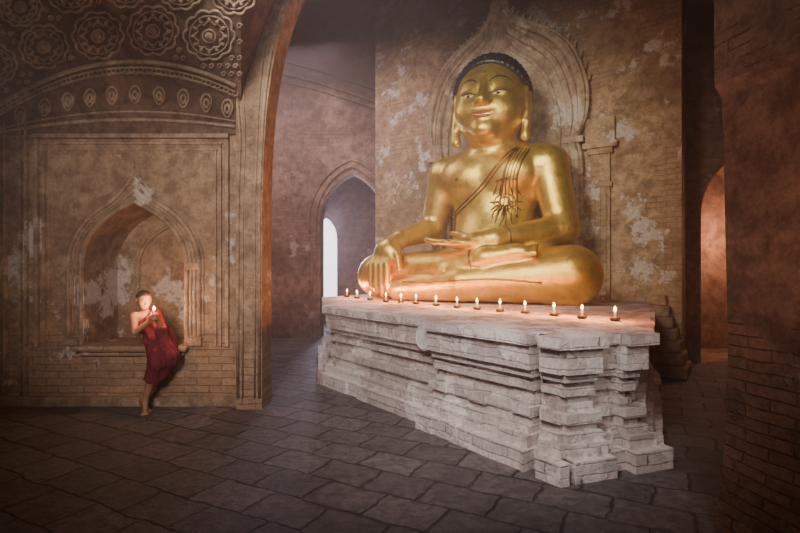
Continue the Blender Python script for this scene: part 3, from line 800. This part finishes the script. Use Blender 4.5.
s.chain([hR,kR],[.092,.066],.04); s.chain([hL,kL],[.092,.066],.04); s.chain([kR,kL],[.066,.066],.04)
mR=kR.lerp(aR,.52); mL=kL.lerp(aL,.46)
s.chain([kR,mR],[.066,.064],.04); s.chain([kL,mL],[.066,.068],.04)
s.chain([hip.lerp(kR,.5)-up*.05,mR.lerp(mL,.5)-f*.03],[.08,.06],.06)
s.chain([elL,elL+Vector((.05,-.02,-.20))],[.048,.030],.04)
g=s.ax[0][:,None,None],s.ax[1][None,:,None],s.ax[2][None,None,:]
gf=g[0]*f.x+g[1]*f.y; gr_=g[0]*rgt.x+g[1]*rgt.y
fold=.0055*np.sin(75*gf+26*g[2]+2.5*np.sin(9*g[2]))+.0035*np.sin(120*gr_-22*g[2]+2*np.sin(14*g[2]))
s.D=s.D+fold.astype(np.float32)
s.D=np.maximum(s.D,(.32-g[2]+.015*np.sin(40*gf)).astype(np.float32)+0*s.D)
nn=(rgt*.75+up*.66).normalized(); pc=neck+rgt*.015-up*.045
cut=(g[0]-pc.x)*nn.x+(g[1]-pc.y)*nn.y+(g[2]-pc.z)*nn.z
s.D=np.maximum(s.D,cut.astype(np.float32))
s.cone(shR,elR,.046,.038,.01,op='sub'); s.cone(elR,wR,.036,.026,.01,op='sub')
s.cone(neck,hc,.044,.05,.01,op='sub')
sdf_obj('robe',s,M_robe,1,parent=monk,label='dark red draped robe leaving one shoulder bare')
e=empty('hand_candle',hand+Vector((0,0,-.03))+f*.018,'small lit candle held in both hands','candle')
mb=MB(); mb.lathe([(0,0),(.0075,0),(.007,.075),(.005,.08),(0,.08)],n=12); mb.obj('candle_stick',M_wax,parent=e,smooth=True)
mb=MB(); mb.tube([(0,0,.078),(0,.001,.088)],.0012,6); mb.obj('wick',M_black,parent=e)
o=flame_mb(.042,.011).obj('flame',M_flame,parent=e,smooth=True); o.location=(0,0,.083)
# ------------------------------------------------------------------ lights
def point(name,loc,en,col,r=.05):
    li=bpy.data.lights.new(name,'POINT'); li.energy=en; li.color=col; li.shadow_soft_size=r
    o=bpy.data.objects.new(name,li); o.location=loc; COL.objects.link(o); return o
def spot(name,loc,tgt,en,col,ang,blend=.8,r=.4):
    li=bpy.data.lights.new(name,'SPOT'); li.energy=en; li.color=col; li.spot_size=math.radians(ang); li.spot_blend=blend; li.shadow_soft_size=r
    o=bpy.data.objects.new(name,li); o.location=loc; d=Vector(tgt)-Vector(loc); o.rotation_euler=d.to_track_quat('-Z','Y').to_euler(); COL.objects.link(o); return o
def area(name,loc,tgt,en,col,sx_,sy_):
    li=bpy.data.lights.new(name,'AREA'); li.energy=en; li.color=col; li.shape='RECTANGLE'; li.size=sx_; li.size_y=sy_
    o=bpy.data.objects.new(name,li); o.location=loc; d=Vector(tgt)-Vector(loc); o.rotation_euler=d.to_track_quat('-Z','Y').to_euler(); COL.objects.link(o); return o
point('hand_flame_light',hand+Vector((0,0,.10))+f*.02,13.0,(1,.44,.15),.015)
spot('key_light',(-1.5,2.2,4.4),(.9,7.2,2.7),1500,(1,.92,.80),62,1,.8)
spot('front_light',(.3,.2,2.6),(1.2,7.2,3.1),760,(1,.91,.79),38,1,1.1)
spot('plinth_light',(-.5,.9,3.0),(.6,4.5,.4),640,(1,.88,.86),54,1,.5)
spot('plinth_side_light',(1.1,.7,2.3),(1.45,3.6,.5),110,(1,.86,.82),46,1,.5)
spot('left_wall_light',(-1.4,.9,2.2),(-2.1,5.2,1.5),560,(1,.84,.76),58,1,.5)
spot('vault_light',(-2.4,.9,1.7),(-2.6,5.0,3.5),110,(1,.84,.74),62,1,.5)
area('corridor_glow',(-2.2,8.2,5.0),(-2.0,10.2,1.5),120,(1,.80,.86),2.4,2.0)
area('window_glow',(PX(330,YD),YD-.3,2.2),(-1.2,9,1.6),140,(.82,.77,1),.5,1.6)
point('alcove_glow',(5.4,8.3,2.0),60,(1,.45,.28),.2)
spot('pier_glow',(.9,1.4,1.4),(1.85,2.5,1.8),20,(1,.50,.32),84,1,.3)
spot('floor_glow',(-.7,2.2,4.2),(-.4,4.6,0),250,(1,.86,.86),70,1,.6)
# ------------------------------------------------------------------ world, camera
w=bpy.data.worlds.new('w'); bpy.context.scene.world=w; w.use_nodes=True
wn=w.node_tree
bg=wn.nodes['Background']; bg.inputs[0].default_value=(.62,.51,.55,1); bg.inputs[1].default_value=.10
vs_=wn.nodes.new('ShaderNodeVolumeScatter'); vs_.inputs['Color'].default_value=(.95,.84,.88,1); vs_.inputs['Density'].default_value=.017; vs_.inputs['Anisotropy'].default_value=.2
wn.links.new(vs_.outputs[0],wn.nodes['World Output'].inputs['Volume'])
cam=bpy.data.cameras.new('camera'); cam.sensor_width=36; cam.lens=36*F/800; cam.shift_y=(HZ-266.5)/800; cam.clip_start=.05
co=bpy.data.objects.new('camera',cam); co.location=(0,0,H); co.rotation_euler=(PI/2,0,0); COL.objects.link(co); bpy.context.scene.camera=co
